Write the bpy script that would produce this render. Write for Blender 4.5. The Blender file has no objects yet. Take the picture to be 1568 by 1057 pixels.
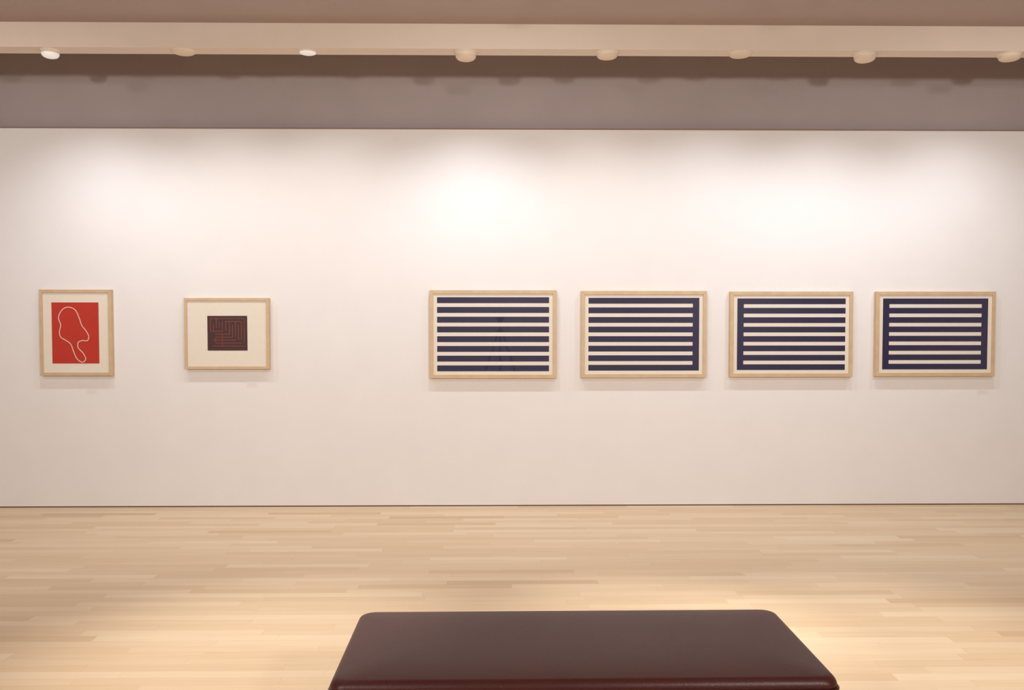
import bpy, bmesh, math, random
from mathutils import Vector
random.seed(4)
scene = bpy.context.scene
try:
    scene.view_settings.view_transform = 'Standard'
    scene.view_settings.look = 'None'
except Exception:
    pass
COL = scene.collection

def lin(c):
    o = []
    for v in c:
        v = v/255.0
        o.append(v/12.92 if v <= 0.04045 else ((v+0.055)/1.055)**2.4)
    return (o[0], o[1], o[2], 1.0)

# ------------------------------------------------------------ materials
def mat(name, rgb, rough=0.6, noise=0.0, nscale=8.0, bump=0.0, bscale=200.0, coat=0.0, emis=None, estr=0.0, spec=0.5, stretch=(1,1,1)):
    m = bpy.data.materials.new(name); m.use_nodes = True
    nt = m.node_tree; b = nt.nodes['Principled BSDF']
    c = lin(rgb)
    b.inputs['Base Color'].default_value = c
    b.inputs['Roughness'].default_value = rough
    b.inputs['Specular IOR Level'].default_value = spec
    tc = nt.nodes.new('ShaderNodeTexCoord')
    mp = nt.nodes.new('ShaderNodeMapping'); mp.inputs['Scale'].default_value = stretch
    nt.links.new(tc.outputs['Object'], mp.inputs['Vector'])
    if noise > 0:
        n = nt.nodes.new('ShaderNodeTexNoise'); n.inputs['Scale'].default_value = nscale
        n.inputs['Detail'].default_value = 5
        nt.links.new(mp.outputs['Vector'], n.inputs['Vector'])
        r = nt.nodes.new('ShaderNodeValToRGB')
        r.color_ramp.elements[0].position = 0.3; r.color_ramp.elements[1].position = 0.7
        r.color_ramp.elements[0].color = tuple(v*(1-noise) for v in c[:3])+(1,)
        r.color_ramp.elements[1].color = tuple(min(1, v*(1+noise)) for v in c[:3])+(1,)
        nt.links.new(n.outputs['Fac'], r.inputs['Fac'])
        nt.links.new(r.outputs['Color'], b.inputs['Base Color'])
    if bump > 0:
        n2 = nt.nodes.new('ShaderNodeTexNoise'); n2.inputs['Scale'].default_value = bscale
        n2.inputs['Detail'].default_value = 3
        nt.links.new(tc.outputs['Object'], n2.inputs['Vector'])
        bp = nt.nodes.new('ShaderNodeBump'); bp.inputs['Strength'].default_value = bump
        bp.inputs['Distance'].default_value = 0.002
        nt.links.new(n2.outputs['Fac'], bp.inputs['Height'])
        nt.links.new(bp.outputs['Normal'], b.inputs['Normal'])
    if coat > 0:
        b.inputs['Coat Weight'].default_value = coat
        b.inputs['Coat Roughness'].default_value = 0.01
        b.inputs['Coat IOR'].default_value = 1.6
    if emis:
        b.inputs['Emission Color'].default_value = lin(emis)
        b.inputs['Emission Strength'].default_value = estr
    return m

M_wall = mat('wall_paint', (239, 235, 234), 0.85, 0.012, 3.0, 0.15, 120.0)
M_room = mat('room_paint', (222, 212, 204), 0.9, 0.02, 2.0)
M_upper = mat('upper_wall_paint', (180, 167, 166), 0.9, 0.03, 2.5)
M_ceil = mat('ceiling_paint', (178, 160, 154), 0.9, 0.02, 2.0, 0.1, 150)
M_beam = mat('beam_paint', (230, 214, 199), 0.8, 0.015, 4.0)
M_gap = mat('shadow_gap', (100, 82, 72), 0.9, 0.05, 10)
M_topgap = mat('top_shadow_gap', (150, 124, 110), 0.8, 0.05, 10)
M_frame = mat('maple_frame', (210, 182, 146), 0.45, 0.06, 14.0, stretch=(1, 1, 1))
M_mat = mat('mat_board', (236, 227, 212), 0.8, 0.01, 20, coat=0.5)
M_navy = mat('navy_ink', (18, 15, 66), 0.6, 0.03, 20, coat=1.0)
M_red = mat('red_ink', (190, 42, 20), 0.6, 0.03, 20, coat=0.4)
M_line = mat('pale_line', (236, 210, 196), 0.7, 0.02, 20, coat=0.5)
M_black = mat('brown_black_ink', (66, 36, 36), 0.6, 0.04, 20, coat=0.5)
M_maze = mat('maze_red_ink', (140, 62, 55), 0.6, 0.05, 20, coat=0.5)
M_leather = mat('brown_leather', (76, 33, 28), 0.38, 0.05, 6.0, 0.35, 260.0, spec=0.36)
M_pipe = mat('leather_piping', (66, 28, 26), 0.25, 0.05, 10.0)
M_plinth = mat('bench_plinth', (35, 24, 22), 0.6, 0.05, 10.0)
M_label = mat('label_card', (237, 232, 230), 0.8, 0.01, 30)
M_text = mat('label_text', (222, 214, 208), 0.8, 0.01, 30)
M_lampbody = mat('lamp_enamel', (238, 222, 204), 0.5, 0.01, 10)
M_lampglow = mat('lamp_glass_lit', (245, 243, 240), 0.4, 0.01, 10, emis=(250, 250, 255), estr=0.25)
M_lampdim = mat('lamp_glass', (224, 204, 182), 0.5, 0.01, 10, emis=(255, 225, 195), estr=0.04)
M_blackmetal = mat('black_metal', (22, 21, 22), 0.45, 0.05, 20)

# wood floor
def wood_floor():
    m = bpy.data.materials.new('maple_strip_floor'); m.use_nodes = True
    nt = m.node_tree; N = nt.nodes; L = nt.links
    b = N['Principled BSDF']
    tc = N.new('ShaderNodeTexCoord')
    sp = N.new('ShaderNodeSeparateXYZ'); L.new(tc.outputs['Object'], sp.inputs[0])
    def math_(op, a, bb=None, c=None):
        n = N.new('ShaderNodeMath'); n.operation = op
        for i, v in enumerate((a, bb, c)):
            if v is None: continue
            if isinstance(v, (int, float)): n.inputs[i].default_value = v
            else: L.new(v, n.inputs[i])
        return n.outputs[0]
    yr = math_('DIVIDE', sp.outputs['Y'], 0.075)
    row = math_('FLOOR', yr)
    wn = N.new('ShaderNodeTexWhiteNoise'); wn.noise_dimensions = '1D'
    L.new(row, wn.inputs['W'])
    off = math_('MULTIPLY', wn.outputs['Value'], 17.3)
    xs = math_('DIVIDE', sp.outputs['X'], 0.95)
    xo = math_('ADD', xs, off)
    col = math_('FLOOR', xo)
    cmb = N.new('ShaderNodeCombineXYZ'); L.new(col, cmb.inputs[0]); L.new(row, cmb.inputs[1])
    wn2 = N.new('ShaderNodeTexWhiteNoise'); wn2.noise_dimensions = '2D'
    L.new(cmb.outputs[0], wn2.inputs['Vector'])
    ramp = N.new('ShaderNodeValToRGB')
    e = ramp.color_ramp.elements
    e[0].position = 0.0; e[0].color = lin((205, 175, 138))
    e[1].position = 1.0; e[1].color = lin((228, 205, 173))
    x1 = e.new(0.06); x1.color = lin((215, 187, 151))
    x2 = e.new(0.6); x2.color = lin((221, 195, 161))
    L.new(wn2.outputs['Value'], ramp.inputs['Fac'])
    off2 = math_('MULTIPLY', wn2.outputs['Value'], 50.0)
    cm2 = N.new('ShaderNodeCombineXYZ')
    L.new(math_('MULTIPLY', sp.outputs['X'], 1.6), cm2.inputs[0])
    L.new(math_('MULTIPLY', sp.outputs['Y'], 40.0), cm2.inputs[1])
    L.new(off2, cm2.inputs[2])
    gn = N.new('ShaderNodeTexNoise'); gn.inputs['Scale'].default_value = 1.5; gn.inputs['Detail'].default_value = 5
    L.new(cm2.outputs[0], gn.inputs['Vector'])
    gr = N.new('ShaderNodeMapRange'); L.new(gn.outputs['Fac'], gr.inputs['Value'])
    gr.inputs['From Min'].default_value = 0.3; gr.inputs['From Max'].default_value = 0.7
    gr.inputs['To Min'].default_value = 0.95; gr.inputs['To Max'].default_value = 1.03
    fy = math_('FRACT', yr); fx = math_('FRACT', xo)
    sy = math_('LESS_THAN', fy, 0.03)
    sx = math_('LESS_THAN', fx, 0.0025)
    seam = math_('MAXIMUM', sy, sx)
    sm = math_('SUBTRACT', 1.0, math_('MULTIPLY', seam, 0.14))
    tot = math_('MULTIPLY', gr.outputs[0], sm)
    vm = N.new('ShaderNodeVectorMath'); vm.operation = 'SCALE'
    L.new(ramp.outputs['Color'], vm.inputs[0]); L.new(tot, vm.inputs['Scale'])
    L.new(vm.outputs[0], b.inputs['Base Color'])
    b.inputs['Roughness'].default_value = 0.40
    b.inputs['Specular IOR Level'].default_value = 0.4
    return m
M_floor = wood_floor()

# ------------------------------------------------------------ geometry helpers
def bbox(bm, x0, x1, y0, y1, z0, z1, mi=0):
    vs = [bm.verts.new(p) for p in ((x0,y0,z0),(x1,y0,z0),(x1,y1,z0),(x0,y1,z0),(x0,y0,z1),(x1,y0,z1),(x1,y1,z1),(x0,y1,z1))]
    for f in ((3,2,1,0),(4,5,6,7),(0,1,5,4),(1,2,6,5),(2,3,7,6),(3,0,4,7)):
        fa = bm.faces.new([vs[i] for i in f]); fa.material_index = mi

def finish(bm, name, mats, parent=None, bevel=0, seg=2, smooth=False, loc=None):
    bmesh.ops.recalc_face_normals(bm, faces=bm.faces[:])
    me = bpy.data.meshes.new(name); bm.to_mesh(me); bm.free()
    for m in mats: me.materials.append(m)
    o = bpy.data.objects.new(name, me); COL.objects.link(o)
    if loc: o.location = loc
    if parent: o.parent = parent
    if smooth:
        for p in me.polygons: p.use_smooth = True
    if bevel:
        md = o.modifiers.new('bevel', 'BEVEL'); md.width = bevel; md.segments = seg; md.limit_method = 'ANGLE'
    return o

def box(name, x0, x1, y0, y1, z0, z1, m, parent=None, bevel=0, seg=2):
    bm = bmesh.new(); bbox(bm, x0, x1, y0, y1, z0, z1)
    return finish(bm, name, [m], parent, bevel, seg)

def empty(name, loc):
    e = bpy.data.objects.new(name, None); e.empty_display_size = 0.1
    COL.objects.link(e); e.location = loc
    return e

# ------------------------------------------------------------ room shell
XL, XR, YR = -6.2, 6.6, -10.5
H_WALL, H_CEIL, H_COVE = 3.293, 3.85, 4.15
Y_B0, Y_B1, Z_B = -1.03, -0.865, 3.667
box('floor', XL, XR, YR, 0.3, -0.1, 0.0, M_floor)
box('wall_back', XL, XR, 0.0, 0.3, 0.010, H_WALL, M_wall)
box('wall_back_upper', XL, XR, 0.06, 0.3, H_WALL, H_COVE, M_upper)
box('top_shadow_strip_1', XL, XR, -0.004, 0.06, H_WALL, H_WALL+0.012, M_topgap)  # brown strip coloured as the shadow gap along the wall top
box('base_shadow_strip', XL, XR, 0.006, 0.3, 0.0, 0.010, M_gap)  # dark strip painting the shade in the reveal between wall and floor
box('wall_left', XL-0.2, XL, YR, 0.3, 0.0, H_COVE, M_room)
box('wall_right', XR, XR+0.2, YR, 0.3, 0.0, H_COVE, M_room)
box('wall_front', XL, XR, YR-0.2, YR, 0.0, H_COVE, M_room)
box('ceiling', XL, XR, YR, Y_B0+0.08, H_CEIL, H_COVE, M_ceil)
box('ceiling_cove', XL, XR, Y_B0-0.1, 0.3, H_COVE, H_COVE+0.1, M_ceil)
box('ceiling_beam', XL, XR, Y_B0, Y_B1, Z_B, H_COVE, M_beam, bevel=0.004)

# ------------------------------------------------------------ frames
S = 1.0/176.0
def frame_assembly(name, x0, x1, z0, z1, fw=0.029, D=0.045):
    cx, cz = (x0+x1)/2, (z0+z1)/2
    e = empty(name, (cx, 0, cz))
    w, h = (x1-x0)/2, (z1-z0)/2
    bm = bmesh.new()
    o = [(-w,-h),(w,-h),(w,h),(-w,h)]
    i = [(-w+fw,-h+fw),(w-fw,-h+fw),(w-fw,h-fw),(-w+fw,h-fw)]
    for k in range(4):
        j = (k+1) % 4
        quad = [o[k], o[j], i[j], i[k]]
        f = [bm.verts.new((q[0], -D, q[1])) for q in quad]
        bk = [bm.verts.new((q[0], -0.001, q[1])) for q in quad]
        bm.faces.new(f); bm.faces.new(bk[::-1])
        for a in range(4):
            b2 = (a+1) % 4
            bm.faces.new([f[a], bk[a], bk[b2], f[b2]])
    finish(bm, 'frame_rails', [M_frame], e, bevel=0.0012, seg=1)
    box('mat_board', -w+fw-0.001, w-fw+0.001, -D+0.010, -D+0.014, -h+fw-0.001, h-fw+0.001, M_mat, e)
    return e, w, h, -D+0.010

CZ = 0.015
def strips(e, name, rects, m, yf, t=0.0015):
    bm = bmesh.new()
    for (x0, x1, z0, z1) in rects:
        bbox(bm, x0, x1, yf-t, yf, z0, z1)
    return finish(bm, name, [m], e)

def catmull(pts, n=8, closed=True):
    out = []
    N = len(pts)
    rng = range(N) if closed else range(N-1)
    for i in rng:
        g = lambda k: pts[k % N] if closed else pts[max(0, min(N-1, k))]
        p0, p1, p2, p3 = g(i-1), g(i), g(i+1), g(i+2)
        for s in range(n):
            t = s/n
            out.append(tuple(0.5*((2*p1[a])+(-p0[a]+p2[a])*t+(2*p0[a]-5*p1[a]+4*p2[a]-p3[a])*t*t+(-p0[a]+3*p1[a]-3*p2[a]+p3[a])*t**3) for a in (0,1)))
    return out
def ribbon(e, name, pts, width, m, yf, t=0.001):
    bm = bmesh.new(); N = len(pts); A=[]; B=[]
    for i in range(N):
        p = pts[i-1]; q = pts[(i+1) % N]
        d = Vector((q[0]-p[0], q[1]-p[1])).normalized(); n = Vector((-d.y, d.x))*width/2
        A.append(bm.verts.new((pts[i][0]+n.x, yf-t, pts[i][1]+n.y)))
        B.append(bm.verts.new((pts[i][0]-n.x, yf-t, pts[i][1]-n.y)))
    for i in range(N):
        j = (i+1) % N
        bm.faces.new([A[i], B[i], B[j], A[j]])
    return finish(bm, name, [m], e)

# red abstract print
e, w, h, yf = frame_assembly('framed_red_abstract_print', -3.975, -3.359, 1.144+CZ, 1.889+CZ, fw=0.027)
cxp, cyp = 116.0, 509.0
T1 = lambda x, y: ((x-cxp)*S, -(y-cyp)*S)
a = T1(79.5, 556); b = T1(150.5, 463)
strips(e, 'red_print', [(a[0], b[0], a[1], b[1])], M_red, yf)
line = [(104,470),(95,475),(90,486),(93,497),(91,508),(93,516),(101,521),(108,527),(112,538),(117,549),(125,554),(130,549),(126,540),(119,532),(119,524),(125,521),(133,521),(135,514),(131,506),(125,498),(121,486),(115,474)]
ribbon(e, 'contour_line', catmull([T1(*p) for p in line]), 0.0070, M_line, yf-0.0015)

# maze print
e, w, h, yf = frame_assembly('framed_maze_print', -2.734, -2.003, 1.200+CZ, 1.817+CZ, fw=0.024)
def T2(x, y): return ((x-347.0)*S, -(y-511.0)*S)
a = T2(317.5, 537); b = T2(378, 484)
strips(e, 'maze_print_ground', [(a[0], b[0], a[1], b[1])], M_black, yf)
R = []
lw = 0.0050
def hl(x0, x1, y):
    p = T2(x0, y); q = T2(x1, y); R.append((p[0]-lw/2, q[0]+lw/2, p[1]-lw/2, p[1]+lw/2))
def vl(x, y0, y1):
    p = T2(x, y0); q = T2(x, y1); R.append((p[0]-lw/2, p[0]+lw/2, q[1]+lw/2, p[1]-lw/2))
hl(322, 373, 488); hl(345, 369, 492.5); vl(373.5, 488, 526); vl(369, 492.5, 521); vl(364.5, 497, 521); vl(360, 492.5, 516.5)
vl(355.5, 497, 516.5); vl(351, 492.5, 512)
hl(330, 351, 512); hl(330, 355.5, 516.5); hl(326, 360, 521); hl(330, 369, 525.5); hl(326, 373.5, 530)
vl(322, 488, 507); vl(326.5, 497, 507); hl(322, 340, 507.5); vl(340, 492.5, 507); vl(335.5, 492.5, 503); vl(331, 488, 503); vl(345.5, 492.5, 507)
vl(330, 516, 526); vl(340, 512, 530)
strips(e, 'maze_lines', R, M_maze, yf-0.0015, 0.0007)

# striped prints
def striped(x0, x1, z0, z1, left, right):
    e, w, h, yf = frame_assembly('framed_striped_print', x0, x1, z0+CZ, z1+CZ, fw=0.031)
    mg = 0.064
    X0, X1, Z0, Z1 = -w+mg, w-mg, -h+0.061, h-0.061
    H = Z1-Z0
    g = 0.66
    u = H/(8*1.0+7*g)
    rr = []
    bar = 0.056
    z = Z0
    for k in range(8):
        rr.append((X0+(bar if left else 0), X1-(bar if right else 0), z, z+u))
        z += u*(1+g)
    if left: rr.append((X0, X0+bar, Z0, Z1))
    if right: rr.append((X1-bar, X1, Z0, Z1))
    strips(e, 'navy_stripes', rr, M_navy, yf)
striped(-0.612, 0.490, 1.118, 1.885, False, False)
striped(0.706, 1.802, 1.1225, 1.880, False, True)
striped(2.008, 3.086, 1.127, 1.875, True, False)
striped(3.288, 4.343, 1.131, 1.875, True, True)

# labels
for (x, z) in ((-3.55, 1.02), (-2.16, 1.075), (4.27, 1.005)):
    e = empty('wall_label', (x, 0, z))
    box('card', -0.055, 0.055, -0.001, 0.0, -0.025, 0.025, M_label, e)
    bm = bmesh.new()
    for k in range(4):
        bbox(bm, -0.045, 0.03-0.012*(k % 2), -0.0013, -0.001, 0.012-0.009*k, 0.0145-0.009*k)
    finish(bm, 'text_lines', [M_text], e)

# ------------------------------------------------------------ lamps
def revolve(bm, prof, n=40, mi=0):
    rings = []
    for (r, z) in prof:
        rings.append([bm.verts.new((r*math.cos(2*math.pi*i/n), r*math.sin(2*math.pi*i/n), z)) for i in range(n)])
    for a, b in zip(rings[:-1], rings[1:]):
        for i in range(n):
            j = (i+1) % n
            f = bm.faces.new([a[i], a[j], b[j], b[i]]); f.material_index = mi; f.smooth = True
    return rings
YL = -0.945
lamps = [(-3.37, 0.055, 1), (-2.377, 0.024, 0), (-1.447, 0.020, 1), (-0.258, 0.062, 0), (0.81, 0.044, 0), (1.82, 0.026, 0), (2.77, 0.060, 0), (3.88, 0.046, 0)]
power = [57, 42, 38, 70, 40, 50, 57, 54]
cool = [1, 0, 0, 1, 0, 1, 1, 1]
for (lx, drop, lit), P, cl in zip(lamps, power, cool):
    e = empty('recessed_wall_washer_lamp', (lx, YL, Z_B))
    bm = bmesh.new()
    R0 = 0.062 if lit else 0.078
    revolve(bm, [(R0+0.012, 0.0), (R0+0.012, -0.005), (R0+0.002, -0.007), (R0, -drop*0.45)])
    finish(bm, 'housing', [M_lampbody], e)
    bm = bmesh.new()
    prof = [(R0, -drop*0.45)]
    for k in range(1, 8):
        a = math.radians(90*k/7)
        prof.append((max(0.001, R0*math.cos(a)**0.6), -drop*(0.45+0.58*math.sin(a))))
    rg = revolve(bm, prof)
    finish(bm, 'diffuser', [M_lampglow if lit else M_lampdim], e)
    ld = bpy.data.lights.new('washer_bulb', 'SPOT'); ld.energy = P
    ld.spot_size = math.radians(126); ld.spot_blend = 1.0; ld.shadow_soft_size = 0.03
    ld.color = (0.88, 0.93, 1.0) if cl else (0.98, 0.97, 0.96)
    lo = bpy.data.objects.new('washer_bulb', ld); COL.objects.link(lo); lo.parent = e
    lo.location = (0, 0.0, -drop*1.05-0.035)
    d = Vector((0, 0.55, -2.75))
    lo.rotation_euler = d.to_track_quat('-Z', 'Y').to_euler()

def unseen_spot(x, y, P, target, size=70, color=(1.0, 0.90, 0.80), soft=0.06):
    e = empty('unseen_ceiling_spot', (x, y, H_CEIL))
    bm = bmesh.new(); revolve(bm, [(0.001, 0), (0.05, 0), (0.05, -0.02), (0.012, -0.022), (0.012, -0.08)])
    finish(bm, 'stem', [M_lampbody], e)
    d = (Vector(target)-Vector((x, y, H_CEIL-0.16))).normalized()
    rot = d.to_track_quat('-Z', 'Y').to_euler()
    bm = bmesh.new(); revolve(bm, [(0.001, 0.09), (0.035, 0.08), (0.05, 0.04), (0.06, -0.07), (0.054, -0.07), (0.045, 0.02), (0.001, 0.03)])
    hd = finish(bm, 'head', [M_lampbody], e); hd.location = (0, 0, -0.16); hd.rotation_euler = rot
    ld = bpy.data.lights.new('spot_bulb', 'SPOT'); ld.energy = P; ld.color = color
    ld.spot_size = math.radians(size); ld.spot_blend = 1.0; ld.shadow_soft_size = soft
    lo = bpy.data.objects.new('spot_bulb', ld); COL.objects.link(lo); lo.parent = e
    lo.location = Vector((0, 0, -0.16)) + d*(0.09+soft); lo.rotation_euler = rot
# pools on the floor around the bench
POOL = (1.0, 0.95, 0.88)
unseen_spot(-1.4, -3.3, 350, (-1.2, -3.4, 0), 50, POOL)
unseen_spot(0.8, -2.9, 290, (0.85, -3.0, 0), 38, POOL)
unseen_spot(2.3, -3.3, 320, (2.05, -3.4, 0), 50, POOL)
# unseen spots added as front fill on the picture wall
WARM = (1.0, 0.965, 0.93)
for x in (-3.9, 0.0, 3.9):
    unseen_spot(x, -3.5, 85 if x else 66, (x, 0, 1.1), 104, WARM, 0.08)
# spots added to brighten the rear wall mirrored in the picture glazing
for x in (0.4, 4.6):
    unseen_spot(x, -8.7, 150, (x, YR, 1.4), 110, WARM, 0.05)
# fill lamps added behind the camera, shaped as pendants
for x in (-2.6, 2.6):
    e = empty('rear_fill_pendant', (x, -7.9, H_CEIL))
    bm = bmesh.new(); revolve(bm, [(0.001, 0), (0.06, 0), (0.06, -0.03), (0.008, -0.035), (0.008, -0.42), (0.05, -0.43), (0.16, -0.50), (0.27, -0.60), (0.265, -0.60), (0.15, -0.51), (0.001, -0.45)])
    finish(bm, 'fill_shade_and_stem', [M_lampbody], e)
    ld = bpy.data.lights.new('rear_fill_bulb', 'SPOT'); ld.energy = 430; ld.color = (1.0, 0.965, 0.925)
    ld.spot_size = math.radians(150); ld.spot_blend = 1.0; ld.shadow_soft_size = 0.16
    lo = bpy.data.objects.new('rear_fill_bulb', ld); COL.objects.link(lo); lo.parent = e
    lo.location = (0, 0, -0.86)
    lo.rotation_euler = (Vector((0, 5.0, -1.0))).to_track_quat('-Z', 'Y').to_euler()

# ------------------------------------------------------------ bench
be = empty('leather_bench', (0.289, -4.24, 0.0)); be.rotation_euler = (0, 0, math.radians(0.3))
HW, HD = 0.873, 0.355
def rrect_loop(hw, hd, r, n=8):
    pts = []
    for (cx, cy, a0) in ((hw-r, hd-r, 0), (-hw+r, hd-r, 90), (-hw+r, -hd+r, 180), (hw-r, -hd+r, 270)):
        for k in range(n+1):
            a = math.radians(a0+90*k/n); pts.append((cx+r*math.cos(a), cy+r*math.sin(a)))
    return pts
def loft(bm, rows, cap_top=True, cap_bottom=True):
    rings = [[bm.verts.new((p[0], p[1], z)) for p in rrect_loop(hw, hd, r)] for (hw, hd, r, z) in rows]
    n = len(rings[0])
    for a, b in zip(rings[:-1], rings[1:]):
        for i in range(n):
            f = bm.faces.new([a[i], a[(i+1) % n], b[(i+1) % n], b[i]]); f.smooth = True
    if cap_bottom: bm.faces.new(rings[0][::-1])
    if cap_top: f = bm.faces.new(rings[-1]); f.smooth = True
bm = bmesh.new()
loft(bm, [(HW-0.012, HD-0.012, 0.04, 0.075), (HW, HD, 0.045, 0.085), (HW+0.004, HD+0.004, 0.045, 0.24), (HW, HD, 0.045, 0.392), (HW-0.008, HD-0.008, 0.045, 0.398)])
finish(bm, 'upholstered_body', [M_leather], be)
rows = [(HW-0.008, HD-0.008, 0.045, 0.400), (HW+0.002, HD+0.002, 0.048, 0.405)]
for k in range(1, 9):
    a = math.radians(90*k/8)
    rows.append((HW+0.002-0.03*(1-math.cos(a)), HD+0.002-0.03*(1-math.cos(a)), 0.05, 0.410+0.032*math.sin(a)))
rows += [(HW-0.06, HD-0.06, 0.05, 0.4455), (HW-0.12, HD-0.12, 0.05, 0.449), (HW-0.2, HD-0.2, 0.04, 0.4515), (HW-0.3, HD-0.3, 0.03, 0.4525)]
bm = bmesh.new(); loft(bm, rows)
finish(bm, 'seat_cushion', [M_leather], be)
def piping(z, hw, hd, r, rad, nm):
    cu = bpy.data.curves.new(nm, 'CURVE'); cu.dimensions = '3D'; cu.bevel_depth = rad; cu.bevel_resolution = 4
    s = cu.splines.new('POLY'); pts = rrect_loop(hw, hd, r); s.points.add(len(pts)-1)
    for p, q in zip(s.points, pts): p.co = (q[0], q[1], z, 1)
    s.use_cyclic_u = True
    cu.materials.append(M_pipe)
    o = bpy.data.objects.new(nm, cu); COL.objects.link(o); o.parent = be
piping(0.400, HW+0.003, HD+0.003, 0.048, 0.006, 'piping_top')
piping(0.084, HW-0.002, HD-0.002, 0.045, 0.005, 'piping_bottom')
bm = bmesh.new(); bbox(bm, -HW+0.08, HW-0.08, -HD+0.08, HD-0.08, 0.0, 0.08)
finish(bm, 'plinth', [M_plinth], be, bevel=0.004)

# ------------------------------------------------------------ the photographer's tripod (seen mirrored in the picture glass)
tp = empty('camera_tripod', (0, -7.62, 0))
def tube(name, pts, r, m, parent):
    cu = bpy.data.curves.new(name, 'CURVE'); cu.dimensions = '3D'; cu.bevel_depth = r; cu.bevel_resolution = 3; cu.use_fill_caps = True
    s = cu.splines.new('POLY'); s.points.add(len(pts)-1)
    for p, q in zip(s.points, pts): p.co = (*q, 1)
    cu.materials.append(m)
    o = bpy.data.objects.new(name, cu); COL.objects.link(o); o.parent = parent
for k, a in enumerate((90, 210, 330)):
    ar = math.radians(a); c, s_ = math.cos(ar), math.sin(ar)
    tube('upper_leg_%d' % (k+1), [(0.04*c, 0.04*s_, 1.38), (0.30*c, 0.30*s_, 0.70)], 0.018, M_blackmetal, tp)
    tube('lower_leg_%d' % (k+1), [(0.29*c, 0.29*s_, 0.72), (0.55*c, 0.55*s_, 0.012)], 0.012, M_blackmetal, tp)
tube('centre_column', [(0, 0, 1.15), (0, 0, 1.58)], 0.016, M_blackmetal, tp)
tube('spider', [(0, 0, 1.34), (0, 0, 1.42)], 0.055, M_blackmetal, tp)
tube('pan_handle', [(0, 0, 1.55), (0.16, -0.16, 1.45)], 0.009, M_blackmetal, tp)
box('camera_body', -0.075, 0.075, -0.06, 0.0, 1.60, 1.71, M_blackmetal, tp, bevel=0.008)
box('head_plate', -0.05, 0.05, -0.05, 0.04, 1.57, 1.60, M_blackmetal, tp, bevel=0.004)
tube('lens_barrel', [(0, 0.0, 1.66), (0, 0.075, 1.66)], 0.034, M_blackmetal, tp)

# ------------------------------------------------------------ world + camera
wd = bpy.data.worlds.new('World'); scene.world = wd; wd.use_nodes = True
wd.node_tree.nodes['Background'].inputs[0].default_value = (1, 0.9, 0.82, 1)
wd.node_tree.nodes['Background'].inputs[1].default_value = 0.1
cd = bpy.data.cameras.new('camera'); cam = bpy.data.objects.new('camera', cd); COL.objects.link(cam)
cam.location = (0, -7.43, 1.685)
cam.rotation_euler = (math.radians(90-2.03), 0, math.radians(-0.8))
cd.sensor_width = 36; cd.lens = 29.85
scene.camera = cam
